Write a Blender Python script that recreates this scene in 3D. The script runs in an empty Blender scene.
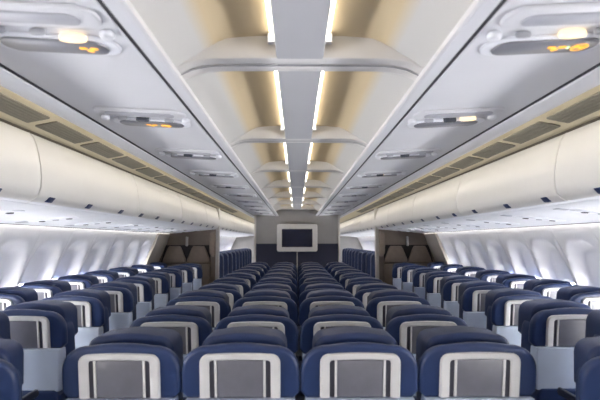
import bpy, math, random
from mathutils import Vector, Matrix
random.seed(7)
C = bpy.context.scene.collection
F = 455.0                      # focal length in pixels of a 600 px wide frame
EYE = 1.60
PITCH = math.atan(41.0 / F)
CP, SP = math.cos(PITCH), math.sin(PITCH)

def Yd(zc, H):                 # forward distance of a point seen at camera depth zc, H above the eye
    return (zc - H * SP) / CP

# ------------------------------------------------------------------ materials
def lin(c):
    return tuple(((v / 255.0) / 12.92 if v / 255.0 <= 0.04045 else ((v / 255.0 + 0.055) / 1.055) ** 2.4) for v in c) + (1.0,)

def mat(name, rgb, rough=0.5, var=0.06, scale=6.0, bump=0.0, bscale=80.0, metal=0.0, spec=0.5, coat=0.0):
    m = bpy.data.materials.new(name); m.use_nodes = True
    nt = m.node_tree; b = nt.nodes['Principled BSDF']
    base = lin(rgb)
    tc = nt.nodes.new('ShaderNodeTexCoord')
    nz = nt.nodes.new('ShaderNodeTexNoise'); nz.inputs['Scale'].default_value = scale; nz.inputs['Detail'].default_value = 4
    nt.links.new(tc.outputs['Object'], nz.inputs['Vector'])
    rp = nt.nodes.new('ShaderNodeValToRGB')
    rp.color_ramp.elements[0].position = 0.3; rp.color_ramp.elements[1].position = 0.7
    rp.color_ramp.elements[0].color = tuple(v * (1 - var) for v in base[:3]) + (1,)
    rp.color_ramp.elements[1].color = tuple(min(1, v * (1 + var)) for v in base[:3]) + (1,)
    nt.links.new(nz.outputs['Fac'], rp.inputs['Fac']); nt.links.new(rp.outputs['Color'], b.inputs['Base Color'])
    b.inputs['Roughness'].default_value = rough; b.inputs['Metallic'].default_value = metal
    b.inputs['Specular IOR Level'].default_value = spec
    if coat: b.inputs['Coat Weight'].default_value = coat; b.inputs['Coat Roughness'].default_value = 0.15
    if bump:
        n2 = nt.nodes.new('ShaderNodeTexNoise'); n2.inputs['Scale'].default_value = bscale
        nt.links.new(tc.outputs['Object'], n2.inputs['Vector'])
        bp = nt.nodes.new('ShaderNodeBump'); bp.inputs['Strength'].default_value = bump; bp.inputs['Distance'].default_value = 0.01
        nt.links.new(n2.outputs['Fac'], bp.inputs['Height']); nt.links.new(bp.outputs['Normal'], b.inputs['Normal'])
    return m

def glow(name, rgb, strength, base=0.8):
    m = bpy.data.materials.new(name); m.use_nodes = True
    nt = m.node_tree; b = nt.nodes['Principled BSDF']
    b.inputs['Base Color'].default_value = (base, base, base, 1)
    b.inputs['Emission Color'].default_value = rgb + (1,)
    b.inputs['Emission Strength'].default_value = strength
    return m

M = dict(
    leather=mat('navy_leather', (38, 54, 92), 0.36, 0.10, 9, 0.10, 260, spec=0.4),
    leather2=mat('navy_leather_cushion', (37, 52, 90), 0.42, 0.12, 7, 0.10, 220, spec=0.35),
    leather_shaded=mat('shaded_navy_leather', (27, 36, 62), 0.42, 0.10, 9, 0.10, 260, spec=0.4),  # navy leather darkened to paint in the shade on seats past the dividers
    frame=mat('light_grey_plastic', (208, 207, 206), 0.38, 0.04, 12),
    panel=mat('grey_screen_panel', (104, 104, 112), 0.33, 0.10, 14, 0.03, 200, spec=0.9),
    strip=mat('dark_side_strip', (66, 66, 76), 0.35, 0.06, 14),
    beige=mat('beige_panel', (214, 194, 168), 0.4, 0.06, 14),
    tray=mat('pale_blue_grey_cover', (196, 208, 226), 0.55, 0.06, 5, 0.10, 25),
    arm=mat('dark_armrest', (52, 58, 76), 0.5),
    metal=mat('brushed_metal', (150, 150, 155), 0.35, 0.05, 20, metal=0.9),
    strip_c=mat('centre_strip', (180, 181, 186), 0.45, 0.02, 3),
    ceil=mat('ceiling_panel', (216, 217, 222), 0.42, 0.02, 3),
    lip=mat('lip_white', (246, 247, 250), 0.35, 0.02, 4),
    cove=mat('cove_white', (228, 224, 216), 0.6, 0.02, 3),
    roof=mat('cove_beige', (214, 190, 148), 0.55, 0.04, 3),
    beam=mat('rib_grey', (214, 213, 213), 0.4, 0.02, 3),
    groove=mat('groove_grey', (120, 122, 132), 0.6, 0.03, 3),
    brown=mat('seam_brown', (104, 96, 80), 0.6, 0.05, 3),
    seam=mat('seam_dark', (52, 52, 58), 0.6, 0.05, 3),
    band=mat('vent_band_beige', (206, 196, 168), 0.5, 0.03, 4),
    grille=mat('grille_grey', (112, 108, 96), 0.55, 0.10, 60),
    bin=mat('bin_cream', (222, 220, 216), 0.38, 0.02, 2.5),
    under=mat('bin_underside', (224, 226, 231), 0.4, 0.03, 4),
    latch=mat('latch_blue', (40, 52, 86), 0.4),
    wall=mat('sidewall', (230, 229, 230), 0.5, 0.03, 5),
    carpet=mat('carpet_blue', (78, 84, 104), 0.95, 0.2, 60, 0.3, 400),
    bgrey=mat('bulkhead_grey', (142, 140, 139), 0.6, 0.04, 5),
    bnavy=mat('bulkhead_navy', (30, 34, 56), 0.6, 0.06, 8, 0.1, 200),
    screen=mat('screen_navy', (22, 28, 56), 0.25, 0.03, 3),
    taupe=mat('taupe_laminate', (116, 103, 91), 0.5, 0.06, 8),
    taupe2=mat('taupe_upholstery', (126, 112, 99), 0.6, 0.08, 12, 0.1, 150),
    dark=mat('dark_recess', (40, 36, 36), 0.8, 0.05, 4),
    post=mat('pale_post', (190, 186, 180), 0.5, 0.03, 5),
    lining=mat('grey_lining', (172, 165, 154), 0.55, 0.05, 6),
    sign=mat('sign_panel_grey', (122, 123, 131), 0.3, 0.04, 8),
    dull=mat('service_grey', (172, 174, 182), 0.4, 0.04, 8),
    white=mat('service_white', (232, 234, 240), 0.3, 0.02, 8),
    tube=glow('tube_light', (1.0, 0.91, 0.77), 4.0),
    wash=glow('wash_light', (1.0, 0.91, 0.78), 3.4),
    wash2=glow('sidewall_wash', (1.0, 0.94, 0.86), 5.0),
    pane=glow('daylight_pane', (1.0, 0.985, 0.98), 36.0),
    lamp=glow('lamp_warm', (1.0, 0.70, 0.34), 0.95, 0.15),
    lit=glow('sign_orange', (1.0, 0.40, 0.02), 0.85, 0.05),
    green=glow('sign_green', (0.35, 0.8, 0.25), 1.0),
    lens=mat('lens_dark', (70, 74, 84), 0.2, 0.03, 8),
)

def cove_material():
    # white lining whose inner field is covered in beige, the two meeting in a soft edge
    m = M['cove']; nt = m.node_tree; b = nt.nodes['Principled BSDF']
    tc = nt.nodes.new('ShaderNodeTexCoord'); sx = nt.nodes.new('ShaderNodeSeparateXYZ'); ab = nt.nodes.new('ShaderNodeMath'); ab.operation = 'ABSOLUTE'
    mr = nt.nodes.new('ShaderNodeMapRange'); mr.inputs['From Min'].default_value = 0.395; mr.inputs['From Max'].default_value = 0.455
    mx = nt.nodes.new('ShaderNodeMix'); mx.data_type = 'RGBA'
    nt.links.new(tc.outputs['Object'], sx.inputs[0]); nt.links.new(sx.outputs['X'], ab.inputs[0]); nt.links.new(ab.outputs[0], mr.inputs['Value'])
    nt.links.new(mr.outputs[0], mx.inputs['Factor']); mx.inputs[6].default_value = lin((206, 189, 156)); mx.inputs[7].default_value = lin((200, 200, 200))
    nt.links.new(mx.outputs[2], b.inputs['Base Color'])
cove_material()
# ------------------------------------------------------------------ mesh helpers
class MB:
    def __init__(s): s.v = []; s.f = []
    def add(s, vs, fs):
        o = len(s.v); s.v += [tuple(p) for p in vs]; s.f += [tuple(i + o for i in f) for f in fs]; return s
    def box(s, x0, x1, y0, y1, z0, z1):
        vs = [(x, y, z) for x in (x0, x1) for y in (y0, y1) for z in (z0, z1)]
        return s.add(vs, [(0, 1, 3, 2), (4, 6, 7, 5), (0, 4, 5, 1), (2, 3, 7, 6), (0, 2, 6, 4), (1, 5, 7, 3)])
    def puff(s, out, y0, y1, r=0.01, n=3, axis='y', r1=None):
        """closed 2D outline (ccw) extruded between y0 and y1 with rounded rims"""
        r1 = r if r1 is None else r1
        N = len(out); nor = []
        for i in range(N):
            ax, az = out[i - 1]; bx, bz = out[(i + 1) % N]
            tx, tz = bx - ax, bz - az; L = math.hypot(tx, tz) or 1
            nor.append((tz / L, -tx / L))
        rings = []
        for k in range(n + 1):
            a = k / n * math.pi / 2
            rings.append((r * (1 - math.sin(a)), y0 + r * (1 - math.cos(a))))
        for k in range(n, -1, -1):
            a = k / n * math.pi / 2
            rings.append((r1 * (1 - math.sin(a)), y1 - r1 * (1 - math.cos(a))))
        vs = []
        for ins, y in rings:
            for (x, z), (nx, nz) in zip(out, nor):
                p = (x - nx * ins, z - nz * ins)
                vs.append((p[0], y, p[1]) if axis == 'y' else ((p[0], p[1], y) if axis == 'z' else (y, p[0], p[1])))
        fs = []
        for k in range(len(rings) - 1):
            for i in range(N):
                j = (i + 1) % N
                fs.append((k * N + i, k * N + j, (k + 1) * N + j, (k + 1) * N + i))
        fs.append(tuple(range(N - 1, -1, -1))); fs.append(tuple((len(rings) - 1) * N + i for i in range(N)))
        return s.add(vs, fs)
    def loft(s, prof, y0, y1, closed=False, ny=1):
        """profile of (x,z) carried along y"""
        N = len(prof); vs = []
        for k in range(ny + 1):
            y = y0 + (y1 - y0) * k / ny
            vs += [(x, y, z) for x, z in prof]
        fs = []
        for k in range(ny):
            for i in range(N if closed else N - 1):
                j = (i + 1) % N
                fs.append((k * N + i, k * N + j, (k + 1) * N + j, (k + 1) * N + i))
        if closed:
            fs.append(tuple(range(N - 1, -1, -1))); fs.append(tuple(ny * N + i for i in range(N)))
        return s.add(vs, fs)
    def tf(s, fn): s.v = [tuple(fn(*p)) for p in s.v]; return s

def obj(name, mb, m, parent=None, smooth=True, loc=None):
    me = bpy.data.meshes.new(name); me.from_pydata(mb.v, [], mb.f)
    import bmesh
    bm = bmesh.new(); bm.from_mesh(me); bmesh.ops.recalc_face_normals(bm, faces=bm.faces); bm.to_mesh(me); bm.free()
    me.materials.append(m)
    if smooth:
        me.polygons.foreach_set('use_smooth', [True] * len(me.polygons))
        me.set_sharp_from_angle(angle=math.radians(38))
    o = bpy.data.objects.new(name, me); C.objects.link(o)
    if parent: o.parent = parent
    if loc: o.location = loc
    return o
def tag(o, label, cat, group=None):
    o['label'] = label; o['category'] = cat
    if group: o['group'] = group
    return o
def thing(name, label, cat, loc=(0, 0, 0), group=None, rot=(0, 0, 0)):
    o = bpy.data.objects.new(name, None); C.objects.link(o); o.location = loc; o.rotation_euler = rot
    return tag(o, label, cat, group)
def struct(name, mb, m, smooth=True, parent=None):
    o = obj(name, mb, m, parent, smooth)
    if not parent: o['kind'] = 'structure'
    return o
def copy_tree(o, parent=None):
    c = o.copy(); C.objects.link(c)
    if parent: c.parent = parent
    for ch in list(o.children): copy_tree(ch, c)
    return c
def pill(x0, x1, y0, y1, r=None, n=6):
    r = min(r or 9, (x1 - x0) / 2 - 1e-4, (y1 - y0) / 2 - 1e-4); pts = []
    for cx, cy, a0 in ((x1 - r, y0 + r, -90), (x1 - r, y1 - r, 0), (x0 + r, y1 - r, 90), (x0 + r, y0 + r, 180)):
        for k in range(n + 1):
            a = math.radians(a0 + 90 * k / n); pts.append((cx + r * math.cos(a), cy + r * math.sin(a)))
    return pts
def circ(cx, cy, r, n=16):
    return [(cx + r * math.cos(2 * math.pi * k / n), cy + r * math.sin(2 * math.pi * k / n)) for k in range(n)]
ORD = ['nearest', 'second', 'third', 'fourth', 'fifth', 'sixth', 'seventh', 'eighth', 'ninth', 'tenth', 'eleventh', 'twelfth',
       'thirteenth', 'fourteenth', 'fifteenth', 'sixteenth', 'seventeenth', 'eighteenth', 'nineteenth', 'twentieth',
       'twenty-first', 'twenty-second', 'twenty-third', 'twenty-fourth', 'twenty-fifth', 'twenty-sixth', 'twenty-seventh',
       'twenty-eighth', 'twenty-ninth', 'thirtieth', 'thirty-first', 'thirty-second', 'thirty-third', 'thirty-fourth']
SIDE = {-1: 'left', 1: 'right'}
Y0, YE, YB = -1.6, 19.6, 12.3      # back of the cabin, its far end, the middle bulkhead
DIV = 9.25                          # side dividers

# ------------------------------------------------------------------ shell
struct('floor', MB().box(-2.95, 2.95, Y0, YE, -0.08, 0.0), M['carpet'], False)
struct('wall_back', MB().box(-3.1, 3.1, Y0 - 0.08, Y0, 0, 2.75), M['lining'], False)
struct('wall_far', MB().box(-3.1, 3.1, YE, YE + 0.08, 0, 2.75), M['bgrey'], False)

WALL = [(2.60, 1.753), (2.635, 1.68), (2.67, 1.60), (2.71, 1.513), (2.755, 1.41), (2.80, 1.305), (2.838, 1.21), (2.872, 1.11),
        (2.90, 1.0), (2.92, 0.9), (2.935, 0.75), (2.94, 0.55), (2.93, 0.3), (2.90, 0.0)]
def wall_x(z):
    for (xa, za), (xb, zb) in zip(WALL, WALL[1:]):
        if zb <= z <= za: return xa + (xb - xa) * (za - z) / (za - zb)
    return WALL[-1][0]
WP = 0.64; WPH = 0.22                # window pitch and phase
NW = int((YE - Y0) / WP)
WZ, WHH, WHW = 0.97, 0.185, 0.13     # window centre height, half height, half width
def sm(t): t = max(0, min(1, t)); return t * t * (3 - 2 * t)
def superd(y, z, hw, hh): return ((abs(y) / hw) ** 3.2 + (abs(z - WZ) / hh) ** 3.2) ** (1 / 3.2)
zs = [1.753 - 0.0265 * i for i in range(38)] + [0.70, 0.60, 0.5, 0.3, 0.0]
us = [i / 28.0 for i in range(29)]
for s in (-1, 1):
    mb = MB()
    for w in range(-1, NW + 1):
        yc = Y0 + WPH + w * WP
        vs = []; fs = []
        for z in zs:
            for u in us:
                y = (u - 0.5) * WP
                x = wall_x(z)
                d = superd(y, z, WHW, WHH)                       # 1 on the rim of the opening
                dish = 0.12 * (1 - sm((superd(y, z - 0.11, 0.300, 0.55) - 0.74) / 0.26)) if z > 0.7 else 0
                e = abs(u - 0.5) * 2
                groove = -0.010 * sm((e - 0.72) / 0.2) + 0.016 * sm((e - 0.955) / 0.04)
                g = sm((1.78 - z) / 0.25)
                vs.append((s * (x + dish + groove * g), yc + y, z))
        n = len(us)
        for i in range(len(zs) - 1):
            for j in range(n - 1):
                ym = (us[j] + us[j + 1]) / 2 * WP - WP / 2; zm = (zs[i] + zs[i + 1]) / 2
                if superd(ym, zm, WHW, WHH) < 1.0: continue
                fs.append((i * n + j, i * n + j + 1, (i + 1) * n + j + 1, (i + 1) * n + j))
        mb.add(vs, fs)
    struct('wall_left' if s < 0 else 'wall_right', mb, M['wall'])
wn = 0
for s in (-1, 1):
    for w in range(0, NW):
        yc = Y0 + WPH + w * WP
        if yc > YE - 0.3: continue
        wn += 1
        ring = []; N = 28
        for k in range(N):
            a = 2 * math.pi * k / N; ca, sa = math.cos(a), math.sin(a)
            rr = 1 / ((abs(ca)) ** 3.2 + (abs(sa)) ** 3.2) ** (1 / 3.2)
            ring.append((ca * rr, sa * rr))
        def P(t, sc, off):
            y, z = t[0] * WHW * sc, WZ + t[1] * WHH * sc
            return (s * (wall_x(z) + off), yc + y, z)
        r0 = [P(t, 1.12, 0.112) for t in ring]; r1 = [P(t, 0.98, 0.14) for t in ring]; r2 = [P(t, 0.90, 0.18) for t in ring]
        fs = [(k, (k + 1) % N, N + (k + 1) % N, N + k) for k in range(N)] + [(N + k, N + (k + 1) % N, 2 * N + (k + 1) % N, 2 * N + k) for k in range(N)]
        fr = struct('window_%d' % wn, MB().add(r0 + r1 + r2, fs), M['white'])
        q = MB().add([P(t, 0.91, 0.176) for t in ring] + [P(t, 0.91, 0.184) for t in ring],
                     [tuple(range(N)), tuple(range(2 * N - 1, N - 1, -1))] + [(k, N + k, N + (k + 1) % N, (k + 1) % N) for k in range(N)])
        obj('window_pane', q, M['pane'], fr)

# ceiling: middle strip, coves, lips, service panels, vent bands
struct('ceiling', MB().loft([(-0.110, 2.458), (-0.105, 2.45), (0.105, 2.45), (0.110, 2.458), (0.110, 2.48), (-0.110, 2.48)], Y0, YB, True), M['strip_c'], False)
tn = [0]
def trim(mb, m, smooth=True):
    tn[0] += 1
    return struct('trim_%d' % tn[0], mb, m, smooth)
SIDEC = [(0.385, 2.528), (0.43, 2.50), (0.47, 2.474), (0.52, 2.444), (0.57, 2.411), (0.605, 2.380), (0.635, 2.345), (0.65, 2.31)]
for s in (-1, 1):
    R = lambda pr: [(s * x, z) for x, z in pr]
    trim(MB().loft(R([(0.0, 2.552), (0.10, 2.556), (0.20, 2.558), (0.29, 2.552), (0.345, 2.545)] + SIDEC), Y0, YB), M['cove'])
    # lip beside the cove
    trim(MB().loft(R([(0.66, 2.312), (0.53, 2.312), (0.508, 2.306), (0.502, 2.295), (0.503, 2.278), (0.512, 2.271), (0.562, 2.2735), (0.566, 2.279), (0.566, 2.308)]), Y0, YE), M['ceil'])
    trim(MB().loft(R([(0.566, 2.30), (0.5665, 2.279), (0.582, 2.2795), (0.583, 2.30)]), Y0, YE), M['seam'], False)
    # service panel strip
    trim(MB().loft(R([(0.583, 2.32), (0.583, 2.281), (0.586, 2.277), (0.89, 2.292), (1.196, 2.308), (1.20, 2.312), (1.20, 2.34)]), Y0, YE), M['ceil'], False)
    trim(MB().loft(R([(1.200, 2.32), (1.2005, 2.3085), (1.214, 2.3055), (1.222, 2.32)]), Y0, YE), M['seam'], False)
    # rounded white lip
    trim(MB().loft(R([(1.220, 2.34), (1.220, 2.312), (1.224, 2.302), (1.25, 2.292), (1.285, 2.284), (1.315, 2.283), (1.33, 2.289), (1.334, 2.30), (1.334, 2.325)]), Y0, YE), M['lip'])
    # beige vent band, and the wash light tucked behind the lip
    trim(MB().loft(R([(1.30, 2.345), (1.36, 2.335), (1.45, 2.318), (1.66, 2.277), (1.70, 2.275)]), Y0, YE), M['band'])
    trim(MB().loft(R([(1.64, 2.274), (1.72, 2.270)]), Y0, YE), M['brown'])
    # bin underside strip reaching the sidewall
    trim(MB().loft(R([(1.715, 1.90), (1.722, 1.838), (1.735, 1.832), (2.0, 1.812), (2.3, 1.785), (2.55, 1.757), (2.562, 1.757), (2.562, 1.80), (2.3, 1.85), (2.0, 1.856)]), Y0, YE, True), M['under'])
    w = MB().box(1.337, 1.343, Y0, YE, 2.296, 2.322)
    w.tf(lambda x, y, z: (s * x, y, z))
    tag(obj('wash_light', w, M['wash'], None, False), 'long warm wash light tucked behind the %s ceiling lip above the bins' % SIDE[s], 'light', 'wash lights along the bins')

# ribs across the coves, light tubes between them
BS, B0 = 1.673, Yd(2.21, 0.85)
beams = [B0 + BS * k for k in range(-2, 7) if Y0 < B0 + BS * k < YB]
for i, yb in enumerate([b for b in beams if b > 1.0]):
    pass
vis = [b for b in beams if b > 1.0]
for b in beams:
    if b < 1.0 and b < -1.2: continue
    k = vis.index(b) if b in vis else -1
    lab = ('%s pale grey ceiling rib from the camera crossing the lit coves' % ORD[k]) if k >= 0 else 'pale grey ceiling rib just overhead, behind the nearest lit bays'
    t = thing('ceiling_rib', lab, 'ceiling rib', (0, b, 2.45), 'ribs across the ceiling coves')
    for s in (-1, 1):
        bot = [(0.0, 2.448), (0.30, 2.448), (0.40, 2.447), (0.46, 2.441), (0.52, 2.427), (0.57, 2.404), (0.61, 2.375), (0.635, 2.345), (0.645, 2.325)]
        top = [(0.66, 2.33), (0.62, 2.42), (0.55, 2.50), (0.45, 2.555), (0.30, 2.575), (0.0, 2.575)]
        for ya, yb in ((-0.086, -0.006), (0.006, 0.086)):
            rb = MB()
            pr = [(s * x, z - 2.45) for x, z in bot + top]
            if s < 0: pr = pr[::-1]
            rb.puff(pr, ya, yb, 0.012, 2)
            obj('rib_half', rb, M['beam'], t)
        sb = [(s * x, z - 2.4515) for x, z in bot]
        g = MB().loft(sb, -0.004, 0.004); obj('seam', g, M['groove'], t)
yb_ = [Y0 + 0.05] + beams + [YB - 0.1]
for s in (-1, 1):
    kk = 0
    for a, b in zip(yb_, yb_[1:]):
        if b - a < 0.4: continue
        ya, ybb = a + 0.10, b - 0.10
        seen = b > 1.2
        lab = '%s warm tube light from the camera in the %s ceiling cove' % (ORD[kk], SIDE[s]) if seen else 'warm tube light overhead in the %s ceiling cove' % SIDE[s]
        if seen: kk += 1
        t = thing('tube_light', lab, 'light', (s * 0.128, ya, 2.53), 'tube lights in the ceiling coves')
        obj('tube', MB().puff(circ(0, 0, 0.0085, 12), 0.03, ybb - ya - 0.03, 0.006, 2), M['tube'], t)
        e = MB().box(-0.02, 0.02, 0.0, 0.03, -0.02, 0.02); obj('end_cap', e, M['white'], t)
        e = MB().box(-0.02, 0.02, ybb - ya - 0.03, ybb - ya, -0.02, 0.02); obj('end_cap', e, M['white'], t)

# vent grilles
for s in (-1, 1):
    k = 0
    for j in range(-1, 17):
        y0 = 2.64 - 0.567 + j * 0.567; y1 = y0 + 0.567
        if y1 > DIV + 2 or y1 < 1.9: continue
        g = MB(); g.puff(pill(y0 + 0.036, y1 - 0.036, 0.0, 0.135, 0.012, 3), -0.004, 0.004, 0.002, 1, 'z')
        n = 5
        for q in range(n):
            xx = 0.016 + q * 0.0245
            g.box(y0 + 0.045, y1 - 0.045, xx, xx + 0.012, -0.006, -0.003)
        def f(a, b, c, s=s):
            x = 1.445 + b; z = 2.318 - (x - 1.45) * 0.195 - 0.005 + c
            return (s * x, a, z)
        g.tf(f)
        tag(obj('air_grille', g, M['grille']), '%s slatted grey air grille from the camera along the %s beige band' % (ORD[k], SIDE[s]), 'air grille', 'air grilles above the bins'); k += 1

# overhead bins
FACE = [(1.666, 2.268), (1.642, 2.240), (1.622, 2.195), (1.603, 2.13), (1.588, 2.06), (1.580, 1.99), (1.581, 1.93), (1.592, 1.888), (1.615, 1.862), (1.650, 1.846)]
BL, S0 = 1.73, Yd(2.80, 0.4)
nb = 0
for s in (-1, 1):
    k = 0
    for j in range(-2, 9):
        a = S0 + j * BL; b = a + BL
        if b < 1.0 or a > 17.5: continue
        where = '%s cream overhead bin from the camera on the %s side' % (ORD[k], SIDE[s]); k += 1
        t = thing('overhead_bin', where, 'overhead bin', (0, a, 0), 'overhead bins on the %s' % SIDE[s])
        pr = [(s * x, z) for x, z in FACE]
        inner = [(s * (x + 0.025), z + (0.0 if i < 8 else 0.012)) for i, (x, z) in enumerate(FACE)]
        d = MB().puff((pr + inner[::-1])[::-1] if s > 0 else (pr + inner[::-1]), 0.004, BL - 0.004, 0.003, 1); obj('bin_door', d, M['bin'], t)
        sh = [(1.66, 1.846), (1.712, 1.838), (1.712, 1.86), (2.45, 1.86), (2.45, 2.25), (1.70, 2.255), (1.675, 2.24), (1.63, 2.10), (1.62, 1.95), (1.64, 1.87)]
        sh = [(s * x, z) for x, z in sh]
        obj('bin_shell', MB().loft(sh, 0.006, BL - 0.006, True), M['under'], t, False)
        for o_ in (0.17, 0.72, 1.36):
            l = MB().puff(pill(o_ - 0.036, o_ + 0.036, -0.016, 0.016, 0.006, 2), -0.006, 0.006, 0.002, 1, 'x')
            l.tf(lambda x, y, z: (s * (1.611 - 0.85 * z + x), y, 1.866 + z))
            obj('latch', l, M['latch'], t)

# under-bin service units
for s in (-1, 1):
    k = 0
    for j in range(0, 9):
        y = 2.35 + j * 0.84
        t = thing('reading_light_unit', '%s small white reading light unit from the camera under the %s bins' % (ORD[k], SIDE[s]), 'reading light', (s * 2.15, y, 1.8045), 'reading light units under the bins', (0, s * 0.09, 0)); k += 1
        obj('bezel', MB().puff(pill(-0.22, 0.22, -0.07, 0.07, 0.06, 5), -0.016, 0.004, 0.008, 2, 'z'), M['white'], t)
        for xx in (-0.12, 0.0, 0.12):
            obj('lens', MB().puff(circ(xx, 0.015, 0.026), -0.022, -0.012, 0.004, 2, 'z'), M['lens'] if xx else M['dull'], t)
        obj('grip', MB().puff(pill(-0.34, -0.25, -0.03, 0.05, 0.02, 3), -0.014, 0.004, 0.005, 2, 'z'), M['dull'], t)

# ------------------------------------------------------------------ passenger service units on the ceiling panels
def psu(s, k, y):
    slope = math.atan(0.031 / 0.612)
    xc = 0.855
    lit = {(-1, 0): 'one lamp and one orange sign lit', (1, 0): 'two orange signs and a lamp lit', (-1, 1): 'two orange signs lit', (1, 1): 'one warm lamp lit'}.get((s, k), 'unlit')
    if (s, k) == (1, 3): lit = 'one tiny lamp lit'
    lab = '%s ceiling service unit on the %s, %s' % (ORD[k], SIDE[s], lit)
    t = thing('service_unit', lab, 'service unit', (s * xc, y, 2.277 + (xc - 0.584) * 0.0507), 'service units on the ceiling panels', (0, -s * slope, 0))
    # local: x outboard is s*x, y forward, z up
    obj('bezel', MB().puff(pill(-0.245, 0.245, -0.285, -0.145, 0.065, 6), -0.014, 0.003, 0.010, 3, 'z'), M['ceil'], t)
    obj('mask_door', MB().puff(pill(-0.185, 0.185, -0.248, -0.180, 0.033, 6), -0.020, -0.010, 0.005, 2, 'z'), M['dull'], t)
    obj('sign_surround', MB().puff(pill(-0.225, 0.225, -0.078, 0.072, 0.074, 6), -0.010, 0.003, 0.008, 3, 'z'), M['white'], t)
    sp = obj('sign_panel', MB().puff(pill(-0.185, 0.185, -0.056, 0.052, 0.053, 7), -0.017, -0.005, 0.006, 2, 'z'), M['sign'], t)
    for xx in (-0.225, 0.225):
        obj('air_nozzle', MB().puff(circ(s * xx * -1, -0.112, 0.024), -0.026, 0.0, 0.012, 3, 'z'), M['white'], t)
    lamps = {(-1, 0): [0.10], (1, 0): [0.04], (1, 1): [0.09], (1, 3): [0.0]}.get((s, k), [])
    for xx in (-0.13, 0.04 if (s, k) == (1, 0) else 0.0, 0.13):
        on = False
        if (s, k) == (-1, 0) and xx == -0.13: on = True; xx = -0.097
        if (s, k) == (1, 0) and xx == 0.04: on = True
        if (s, k) == (1, 1) and xx == 0.13: on = True; xx = 0.09
        if (s, k) == (1, 3) and xx == 0.0: on = True
        r = 0.046 if on and k < 2 else 0.026
        yy = -0.100 if (s, k) == (1, 0) and on else (-0.075 if on and k == 0 else -0.112)
        ln = obj('reading_lamp', MB().puff([(s * xx + r * math.cos(a_ / 9 * math.pi), yy + r * 0.42 * math.sin(a_ / 9 * math.pi)) for a_ in range(18)], -0.024, -0.002, 0.008, 3, 'z'), M['lamp'] if on else M['dull'], t)
        if on: ln['label'] = 'lit warm lamp'
    PS = 1.35
    def belt(cx):       # fasten-belt pictogram: two halves and a buckle
        m_ = MB()
        m_.puff(pill(cx - 0.024, cx - 0.004, -0.010, 0.002, 0.005, 3), -0.0195, -0.015, 0.001, 1, 'z')
        m_.puff(pill(cx + 0.004, cx + 0.024, -0.010, 0.002, 0.005, 3), -0.0195, -0.015, 0.001, 1, 'z')
        m_.puff(circ(cx, 0.010, 0.009, 10), -0.0195, -0.015, 0.001, 1, 'z')
        m_.tf(lambda x, y, z: (cx + (x - cx) * PS, y * PS, z)); return m_
    def smoke(cx):      # barred-cigarette pictogram: ring, bar and stick
        m_ = MB()
        o_, i_ = circ(cx, 0, 0.022, 20), circ(cx, 0, 0.016, 20)
        n = 20; m_.add([(x, y, -0.0195) for x, y in o_ + i_], [(a, (a + 1) % n, n + (a + 1) % n, n + a) for a in range(n)])
        m_.box(cx - 0.014, cx + 0.014, -0.004, 0.004, -0.0195, -0.016)
        bar = MB().box(-0.019, 0.019, -0.003, 0.003, -0.0205, -0.016)
        bar.tf(lambda x, y, z: (cx + (x - y) * 0.7071, (x + y) * 0.7071, z)); m_.add(bar.v, bar.f)
        m_.tf(lambda x, y, z: (cx + (x - cx) * PS, y * PS, z)); return m_
    if (s, k) == (1, 0):
        for fn, cx in ((belt, 0.042), (smoke, 0.124)):
            q = obj('sign', fn(cx), M['lit'], sp); q['label'] = 'lit orange pictogram'
        obj('sign_divider', MB().box(0.080, 0.087, -0.006, 0.006, -0.0195, -0.015), M['green'], sp)
    if (s, k) == (-1, 0):
        q = obj('sign', belt(0.118), M['lit'], sp); q['label'] = 'lit orange pictogram'
    if (s, k) == (-1, 1):
        for fn, cx in ((belt, 0.0), (smoke, 0.082)):
            q = obj('sign', fn(cx), M['lit'], sp); q['label'] = 'lit orange pictogram'
    if k >= 1:
        obj('camera_eye', MB().puff(pill(-0.05, 0.02, -0.135, -0.105, 0.012, 3), -0.03, 0.0, 0.005, 2, 'z'), M['lens'], t)
for s in (-1, 1):
    for k in range(10):
        psu(s, k, 1.54 + 1.065 * k)

# ------------------------------------------------------------------ seats
LEAN = 0.17
def lean(x, y, z): return (x, y - (z - 0.9) * LEAN, z)
def shell_outline(hw, z0, z1, r, flare=0.0, crown=0.012, n=8):
    pts = [(-hw - flare, z0)]
    pts = []
    # counter-clockwise seen from -y (x right, z up)
    pts += [(-hw + 0.03, z0), (hw - 0.03, z0), (hw, z0 + 0.03)]
    zc = z1 - r
    pts += [(hw, z0 + (zc - z0) * 0.5)]
    for k in range(n + 1):
        a = math.radians(90 * k / n); p = 0.86
        pts.append((hw - r + r * math.cos(a) ** p, zc - crown + r * math.sin(a) ** p))
    for k in range(1, 6):
        t = k / 6.0; x = (hw - r) * (1 - 2 * t)
        pts.append((x, z1 - crown + crown * (1 - (2 * t - 1) ** 2)))
    for k in range(n + 1):
        a = math.radians(90 - 90 * k / n); p = 0.86
        pts.append((-(hw - r) - r * max(0, math.cos(a)) ** p, zc - crown + r * max(0, math.sin(a)) ** p))
    pts += [(-hw, z0 + (zc - z0) * 0.5), (-hw, z0 + 0.03)]
    return pts
def frame_path(hw, z0, z1, r, n=6, arch=0.005):
    pts = [(-hw, z0), (-hw, (z0 + z1 - r) / 2)]
    for k in range(n + 1):
        a = math.radians(180 - 90 * k / n); pts.append((-hw + r + r * math.cos(a), z1 - r - arch + r * math.sin(a)))
    for k in range(1, 6):
        t = k / 6; pts.append(((hw - r) * (2 * t - 1), z1 - arch + arch * (1 - (2 * t - 1) ** 2)))
    for k in range(n + 1):
        a = math.radians(90 - 90 * k / n); pts.append((hw - r + r * math.cos(a), z1 - r - arch + r * math.sin(a)))
    pts += [(hw, (z0 + z1 - r) / 2), (hw, z0)]
    return pts
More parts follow.
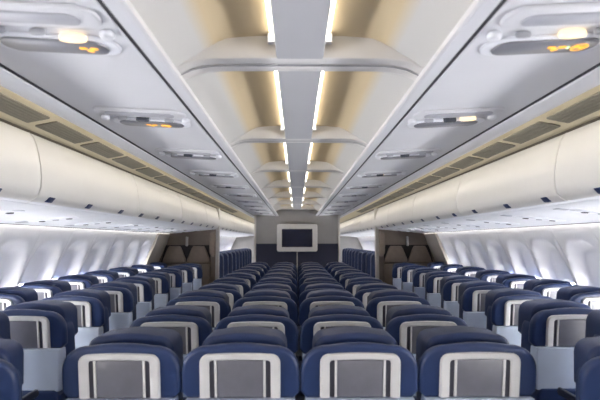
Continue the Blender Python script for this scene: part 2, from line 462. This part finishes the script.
def make_seat(panel='panel'):
    if panel == 'plain': return make_tall()
    t = bpy.data.objects.new('airplane_seat', None); C.objects.link(t)
    Z0, ZF = 0.895, 1.10
    b = MB().puff(shell_outline(0.2695, 0.886, 1.138, 0.130), 0.0, 0.062, 0.022, 4).tf(lean)
    obj('back_shell', b, M['leather'], t)
    h = MB().puff(shell_outline(0.224, 0.50, 1.085, 0.11, crown=0.02), 0.075, 0.26, 0.04, 4).tf(lean)
    obj('back_cushion', h, M['leather2'], t)
    h = MB().puff(shell_outline(0.206, 0.90, 1.162, 0.078, crown=0.014), 0.12, 0.34, 0.03, 5).tf(lean)
    obj('headrest', h, M['leather2'], t)
    # screen frame: an upside-down U
    o_, i_ = frame_path(0.1815, Z0, ZF, 0.042), frame_path(0.138, Z0, ZF - 0.031, 0.014, arch=0.003)
    N = len(o_); vs = []
    for (a, b_) in zip(o_, i_):
        mx = lambda q: (a[0] + (b_[0] - a[0]) * q, a[1] + (b_[1] - a[1]) * q)
        for q, y in ((0, 0.02), (0, -0.010), (0.14, -0.017), (0.80, -0.017), (1, -0.011), (1, 0.02)):
            p = mx(q); vs.append((p[0], y, p[1]))
    fs = [(6 * k + j, 6 * k + j + 1, 6 * k + 7 + j, 6 * k + 6 + j) for k in range(N - 1) for j in range(5)]
    fs += [(0, 1, 2, 3, 4, 5), tuple(6 * (N - 1) + j for j in (5, 4, 3, 2, 1, 0))]
    obj('screen_frame', MB().add(vs, fs).tf(lean), M['frame'], t)
    obj('side_strips', MB().box(-0.1385, 0.1385, -0.003, 0.02, Z0, ZF - 0.03).tf(lean), M['strip'], t, False)
    p = obj('screen_panel', MB().puff(pill(-0.104, 0.104, Z0, ZF - 0.034, 0.006, 2), -0.008, 0.01, 0.004, 2).tf(lean), M[panel], t)
    if panel == 'beige': p['label'] = 'beige screen panel'
    for x in (-0.110, 0.110):
        obj('trim_bar', MB().puff(pill(x - 0.0055, x + 0.0055, Z0, ZF - 0.033, 0.003, 2), -0.012, 0.01, 0.003, 2).tf(lean), M['frame'], t)
    # pale lower cover with the folded tray
    lo = [(-0.232, 0.615), (0.232, 0.615), (0.243, 0.645), (0.250, 0.86), (0.245, 0.889), (-0.245, 0.889), (-0.250, 0.86), (-0.243, 0.645)]
    obj('tray_table', MB().puff(lo, -0.03, 0.06, 0.010, 3).tf(lean), M['tray'], t)
    lo = [(-0.23, 0.40), (0.23, 0.40), (0.24, 0.595), (0.21, 0.627), (-0.21, 0.627), (-0.24, 0.595)]
    obj('literature_pocket', MB().puff(lo, -0.045, 0.06, 0.018, 3).tf(lean), M['leather'], t)
    obj('seat_cushion', MB().puff(pill(-0.235, 0.235, 0.14, 0.57, 0.06, 5), 0.35, 0.48, 0.045, 4, 'z'), M['leather2'], t)
    for x in (-0.2575, 0.2575):
        obj('armrest', MB().puff([(0.12, 0.60), (0.50, 0.60), (0.515, 0.615), (0.50, 0.645), (0.12, 0.645)], x - 0.012, x + 0.012, 0.006, 2, 'x'), M['arm'], t)
    for x in (-0.17, 0.17):
        l = MB().box(x - 0.02, x + 0.02, 0.16, 0.20, 0.0, 0.36).box(x - 0.02, x + 0.02, 0.47, 0.51, 0.0, 0.36).box(x - 0.02, x + 0.02, 0.12, 0.54, 0.0, 0.025)
        obj('leg', l, M['metal'], t, False)
    return t
def make_tall():
    t = bpy.data.objects.new('airplane_seat', None); C.objects.link(t)
    obj('back_shell', MB().puff(shell_outline(0.265, 0.35, 1.17, 0.10), 0.0, 0.10, 0.025, 4).tf(lean), M['leather_shaded'], t)
    obj('headrest', MB().puff(shell_outline(0.245, 0.86, 1.20, 0.10, crown=0.02), 0.10, 0.30, 0.045, 4).tf(lean), M['leather2'], t)
    obj('back_cushion', MB().puff(shell_outline(0.25, 0.48, 0.99, 0.08), 0.10, 0.26, 0.04, 3).tf(lean), M['leather2'], t)
    obj('seat_cushion', MB().puff(pill(-0.24, 0.24, 0.14, 0.64, 0.06, 5), 0.35, 0.48, 0.045, 4, 'z'), M['leather2'], t)
    for x in (-0.2575, 0.2575):
        obj('armrest', MB().puff([(0.12, 0.60), (0.50, 0.60), (0.515, 0.615), (0.50, 0.645), (0.12, 0.645)], x - 0.012, x + 0.012, 0.006, 2, 'x'), M['arm'], t)
    for x in (-0.17, 0.17):
        obj('leg', MB().box(x - 0.02, x + 0.02, 0.16, 0.20, 0.0, 0.36).box(x - 0.02, x + 0.02, 0.47, 0.51, 0.0, 0.36).box(x - 0.02, x + 0.02, 0.12, 0.54, 0.0, 0.025), M['metal'], t, False)
    return t
used = {}
def place(x, y, label, group, panel='panel', sc=1.0, rz=0.0, zs_=1.0):
    if panel not in used:
        o = used[panel] = make_seat(panel)
    else:
        o = copy_tree(used[panel])
    o.location = (x, y + 0.034 * sc, 0.0); o.scale = (sc, sc, sc * zs_); o.rotation_euler = (0, 0, rz)
    tag(o, label, 'seat', group); return o
ROWS = 10
colname = ['leftmost', 'inner left', 'inner right', 'rightmost']
for r in range(ROWS):
    y = Yd(2.05 + 0.8 * r, -0.5)
    for c in range(4):
        x = (c - 1.5) * 0.542
        special = (r == 2 and c == 2)
        rw = 'front-most, nearest row' if r == 0 else '%s row from the camera' % ORD[r]
        if r == ROWS - 1: rw = 'farthest row by the bulkhead'
        lab = 'navy airplane seat, %s of four in the middle block, %s' % (colname[c], rw.replace('front-most, ', ''))
        if special: lab = 'navy airplane seat with beige screen panel, inner right of middle block, third row'
        place(x, y, lab, 'seats of the middle block', 'beige' if special else 'panel', zs_=1.018 if r == 2 else 1.0)
AIS = [(249.5, 2.95), (207.5, 3.68), (175.5, 4.43), (154.5, 5.2), (136.5, 6.0), (122.5, 6.8), (110.5, 7.6), (100.5, 8.4)]
WIN = [None, (285.5, 3.78), (245.5, 4.53), (213.5, 5.3), (190.0, 6.1), (168.0, 6.9), (150.5, 7.7), (136.5, 8.5)]
for s in (-1, 1):
    sd = SIDE[s]
    # two seats cut by the edge of the photograph
    place(s * 1.425, Yd(1.80, -0.44), 'navy airplane seat cut off at the %s bottom corner, nearest along the %s aisle' % (sd, sd), 'seats along the %s aisle' % sd, sc=1.0, rz=-s * 0.27)
    place(s * 1.925, Yd(2.37, -0.47), 'navy airplane seat cut off at the %s edge, second along the %s aisle' % (sd, sd), 'seats along the %s aisle' % sd, sc=1.04)
    for k, (off, d) in enumerate(AIS):
        place(s * (off * d / F + 0.18), Yd(d, -0.475), 'navy airplane seat beside the %s aisle on the window side, %s from the camera' % (sd, ORD[k + 2]), 'seats along the %s aisle' % sd, sc=1.02)
        if WIN[k]:
            off, d = WIN[k]
            place(s * (off * d / F + 0.18), Yd(d, -0.46), 'navy airplane seat against the %s windows, %s in view from the camera' % (sd, ORD[k - 1]), 'seats against the %s windows' % sd, sc=1.03)
    for k in range(11):
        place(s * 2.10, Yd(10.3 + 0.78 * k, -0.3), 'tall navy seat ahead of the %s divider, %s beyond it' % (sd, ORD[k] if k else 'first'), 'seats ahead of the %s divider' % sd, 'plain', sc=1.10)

# ------------------------------------------------------------------ bulkhead and monitor
HB = 1.13
zc = 1.53
struct('wall_front', MB().box(-HB, HB, YB, YB + 0.07, zc, 2.62), M['bgrey'], False)
trim(MB().box(-HB, HB, YB - 0.004, YB + 0.07, 0.0, zc - 0.001), M['bnavy'], False)
for s in (-1, 1):
    trim(MB().box(s * HB - 0.025, s * HB + 0.025, YB - 0.02, YB + 0.08, 0, 2.30), M['post'], False)
trim(MB().box(-0.012, 0.012, YB - 0.014, YB - 0.003, 0.5, 1.40), M['post'], False)
tvs = 1.05
tv = thing('monitor', 'wide monitor with light grey frame and dark screen on the middle bulkhead', 'monitor', (0.0, YB - 0.02, 1.685))
o_, i_ = pill(-0.515, 0.515, -0.35, 0.35, 0.05, 5), pill(-0.39, 0.39, -0.235, 0.225, 0.01, 5)
tv.scale = (tvs, 1, tvs)
N = len(o_)
vs = [(x, 0.0, z) for x, z in o_] + [(x, -0.09, z) for x, z in o_] + [(x * 0.985, -0.10, z * 0.98) for x, z in o_] + [(x, -0.10, z) for x, z in i_] + [(x, -0.07, z) for x, z in i_]
fs = [(k * N + i, k * N + (i + 1) % N, (k + 1) * N + (i + 1) % N, (k + 1) * N + i) for k in range(4) for i in range(N)] + [tuple(range(N))]
obj('monitor_frame', MB().add(vs, fs), M['frame'], tv)
obj('screen', MB().box(-0.395, 0.395, -0.08, -0.06, -0.24, 0.23), M['screen'], tv, False)

# ------------------------------------------------------------------ side dividers with crew seats
for s in (-1, 1):
    sd = SIDE[s]
    pr = [(1.64, 0.0), (2.90, 0.0), (2.93, 0.6), (2.88, 1.0), (2.84, 1.2), (2.755, 1.41), (2.66, 1.62), (2.58, 1.75), (1.64, 1.84)]
    pr = [(s * x, z) for x, z in pr]
    w = MB().puff(pr if s > 0 else pr[::-1], DIV, DIV + 0.05, 0.004, 1)
    struct('wall_%s_divider' % sd, w, M['taupe'])
    trim(MB().box(min(s * 1.585, s * 1.645), max(s * 1.585, s * 1.645), DIV - 0.03, DIV + 0.10, 0, 2.26), M['post'], False)
    d = MB().puff([(s * x, z) for x, z in ([(1.75, 1.18), (2.74, 1.18), (2.66, 1.52), (1.75, 1.52)] if s > 0 else [(2.74, 1.18), (1.75, 1.18), (1.75, 1.52), (2.66, 1.52)])], DIV - 0.012, DIV + 0.01, 0.004, 1)
    trim(d, M['dark'])
    # padded wing next to the post
    wv = MB().puff([(s * x, z) for x, z in (lambda q: q if s > 0 else q[::-1])([(1.65, 1.30), (1.70, 1.28), (1.755, 1.36), (1.765, 1.55), (1.75, 1.76), (1.65, 1.80)])], DIV - 0.10, DIV, 0.02, 3)
    tag(obj('padded_wing', wv, M['taupe2']), 'brown padded wing beside the %s divider post' % sd, 'padded wing', 'padded wings by the divider posts')
    for nm, xm, hb, ht in (('inner', 1.985, 0.235, 0.115), ('outer', 2.465, 0.235, 0.115)):
        lab = 'brown trapezoid crew seat back on the %s divider, nearest the %s' % (sd, 'aisle post' if nm == 'inner' else 'sidewall')
        t = thing('crew_seat', lab, 'crew seat', (s * xm, DIV + 0.003, 0.0), 'crew seats on the dividers')
        q = [(-hb, 1.16), (hb, 1.16), (hb - 0.01, 1.24), (ht + 0.025, 1.45), (ht - 0.01, 1.50), (-ht + 0.01, 1.50), (-ht - 0.025, 1.45), (-hb + 0.01, 1.24)]
        obj('backrest', MB().puff(q, -0.075, 0.0, 0.022, 3), M['taupe2'], t)
        q = [(-0.235, 0.62), (0.235, 0.62), (0.24, 1.14), (-0.24, 1.14)]
        obj('folded_seat', MB().puff(q, -0.07, 0.0, 0.015, 3), M['taupe'], t)
    br = MB().puff([(s * 2.225 + a, z) for a, z in pill(-0.022, 0.022, 1.50, 1.69, 0.012, 3)], DIV - 0.05, DIV, 0.008, 2)
    tag(obj('handset', br, M['post']), 'pale handset hung between the crew seats on the %s divider' % sd, 'handset', 'handsets on the dividers')
    # exit lining on the sidewall just behind the divider
    lp = [(wall_x(z) - 0.06 + 0.02 * (z > 1.6), z) for z in (1.74, 1.65, 1.55, 1.45, 1.35, 1.25, 1.15, 1.05, 0.9, 0.6, 0.2, 0.0)]
    lo = lp + [(x + 0.05, z) for x, z in lp[::-1]]
    trim(MB().loft([(s * x, z) for x, z in lo], DIV - 0.75, DIV - 0.001, True), M['lining'])
    tag(obj('wash_light', MB().box(min(s * 2.567, s * 2.572), max(s * 2.567, s * 2.572), Y0 + 0.1, YE - 0.1, 1.760, 1.772), M['wash2'], None, False),
        'long pale wash light under the %s bins along the sidewall top' % sd, 'light', 'wash lights along the sidewalls')

# ------------------------------------------------------------------ world, camera, view
w = bpy.data.worlds.new('world'); bpy.context.scene.world = w; w.use_nodes = True
w.node_tree.nodes['Background'].inputs['Color'].default_value = (0.7, 0.8, 1.0, 1); w.node_tree.nodes['Background'].inputs['Strength'].default_value = 0.05
cam = bpy.data.cameras.new('camera'); co = bpy.data.objects.new('camera', cam); C.objects.link(co)
cam.sensor_width = 36.0; cam.lens = F / 600 * 36.0; cam.clip_start = 0.05
yaw = math.atan(3.5 / F); roll = math.radians(0.08)
co.location = (-0.016, 0.0, EYE)
co.rotation_euler = (Matrix.Rotation(-yaw, 3, 'Z') @ Matrix.Rotation(math.pi / 2 + PITCH, 3, 'X') @ Matrix.Rotation(-roll, 3, 'Z')).to_euler()
cam.dof.use_dof = True; cam.dof.focus_distance = 4.0; cam.dof.aperture_fstop = 2.6
sc = bpy.context.scene
sc.camera = co
sc.view_settings.view_transform = 'Standard'; sc.view_settings.look = 'None'; sc.view_settings.gamma = 1; sc.view_settings.use_curve_mapping = False
sc.view_settings.exposure = 1.2
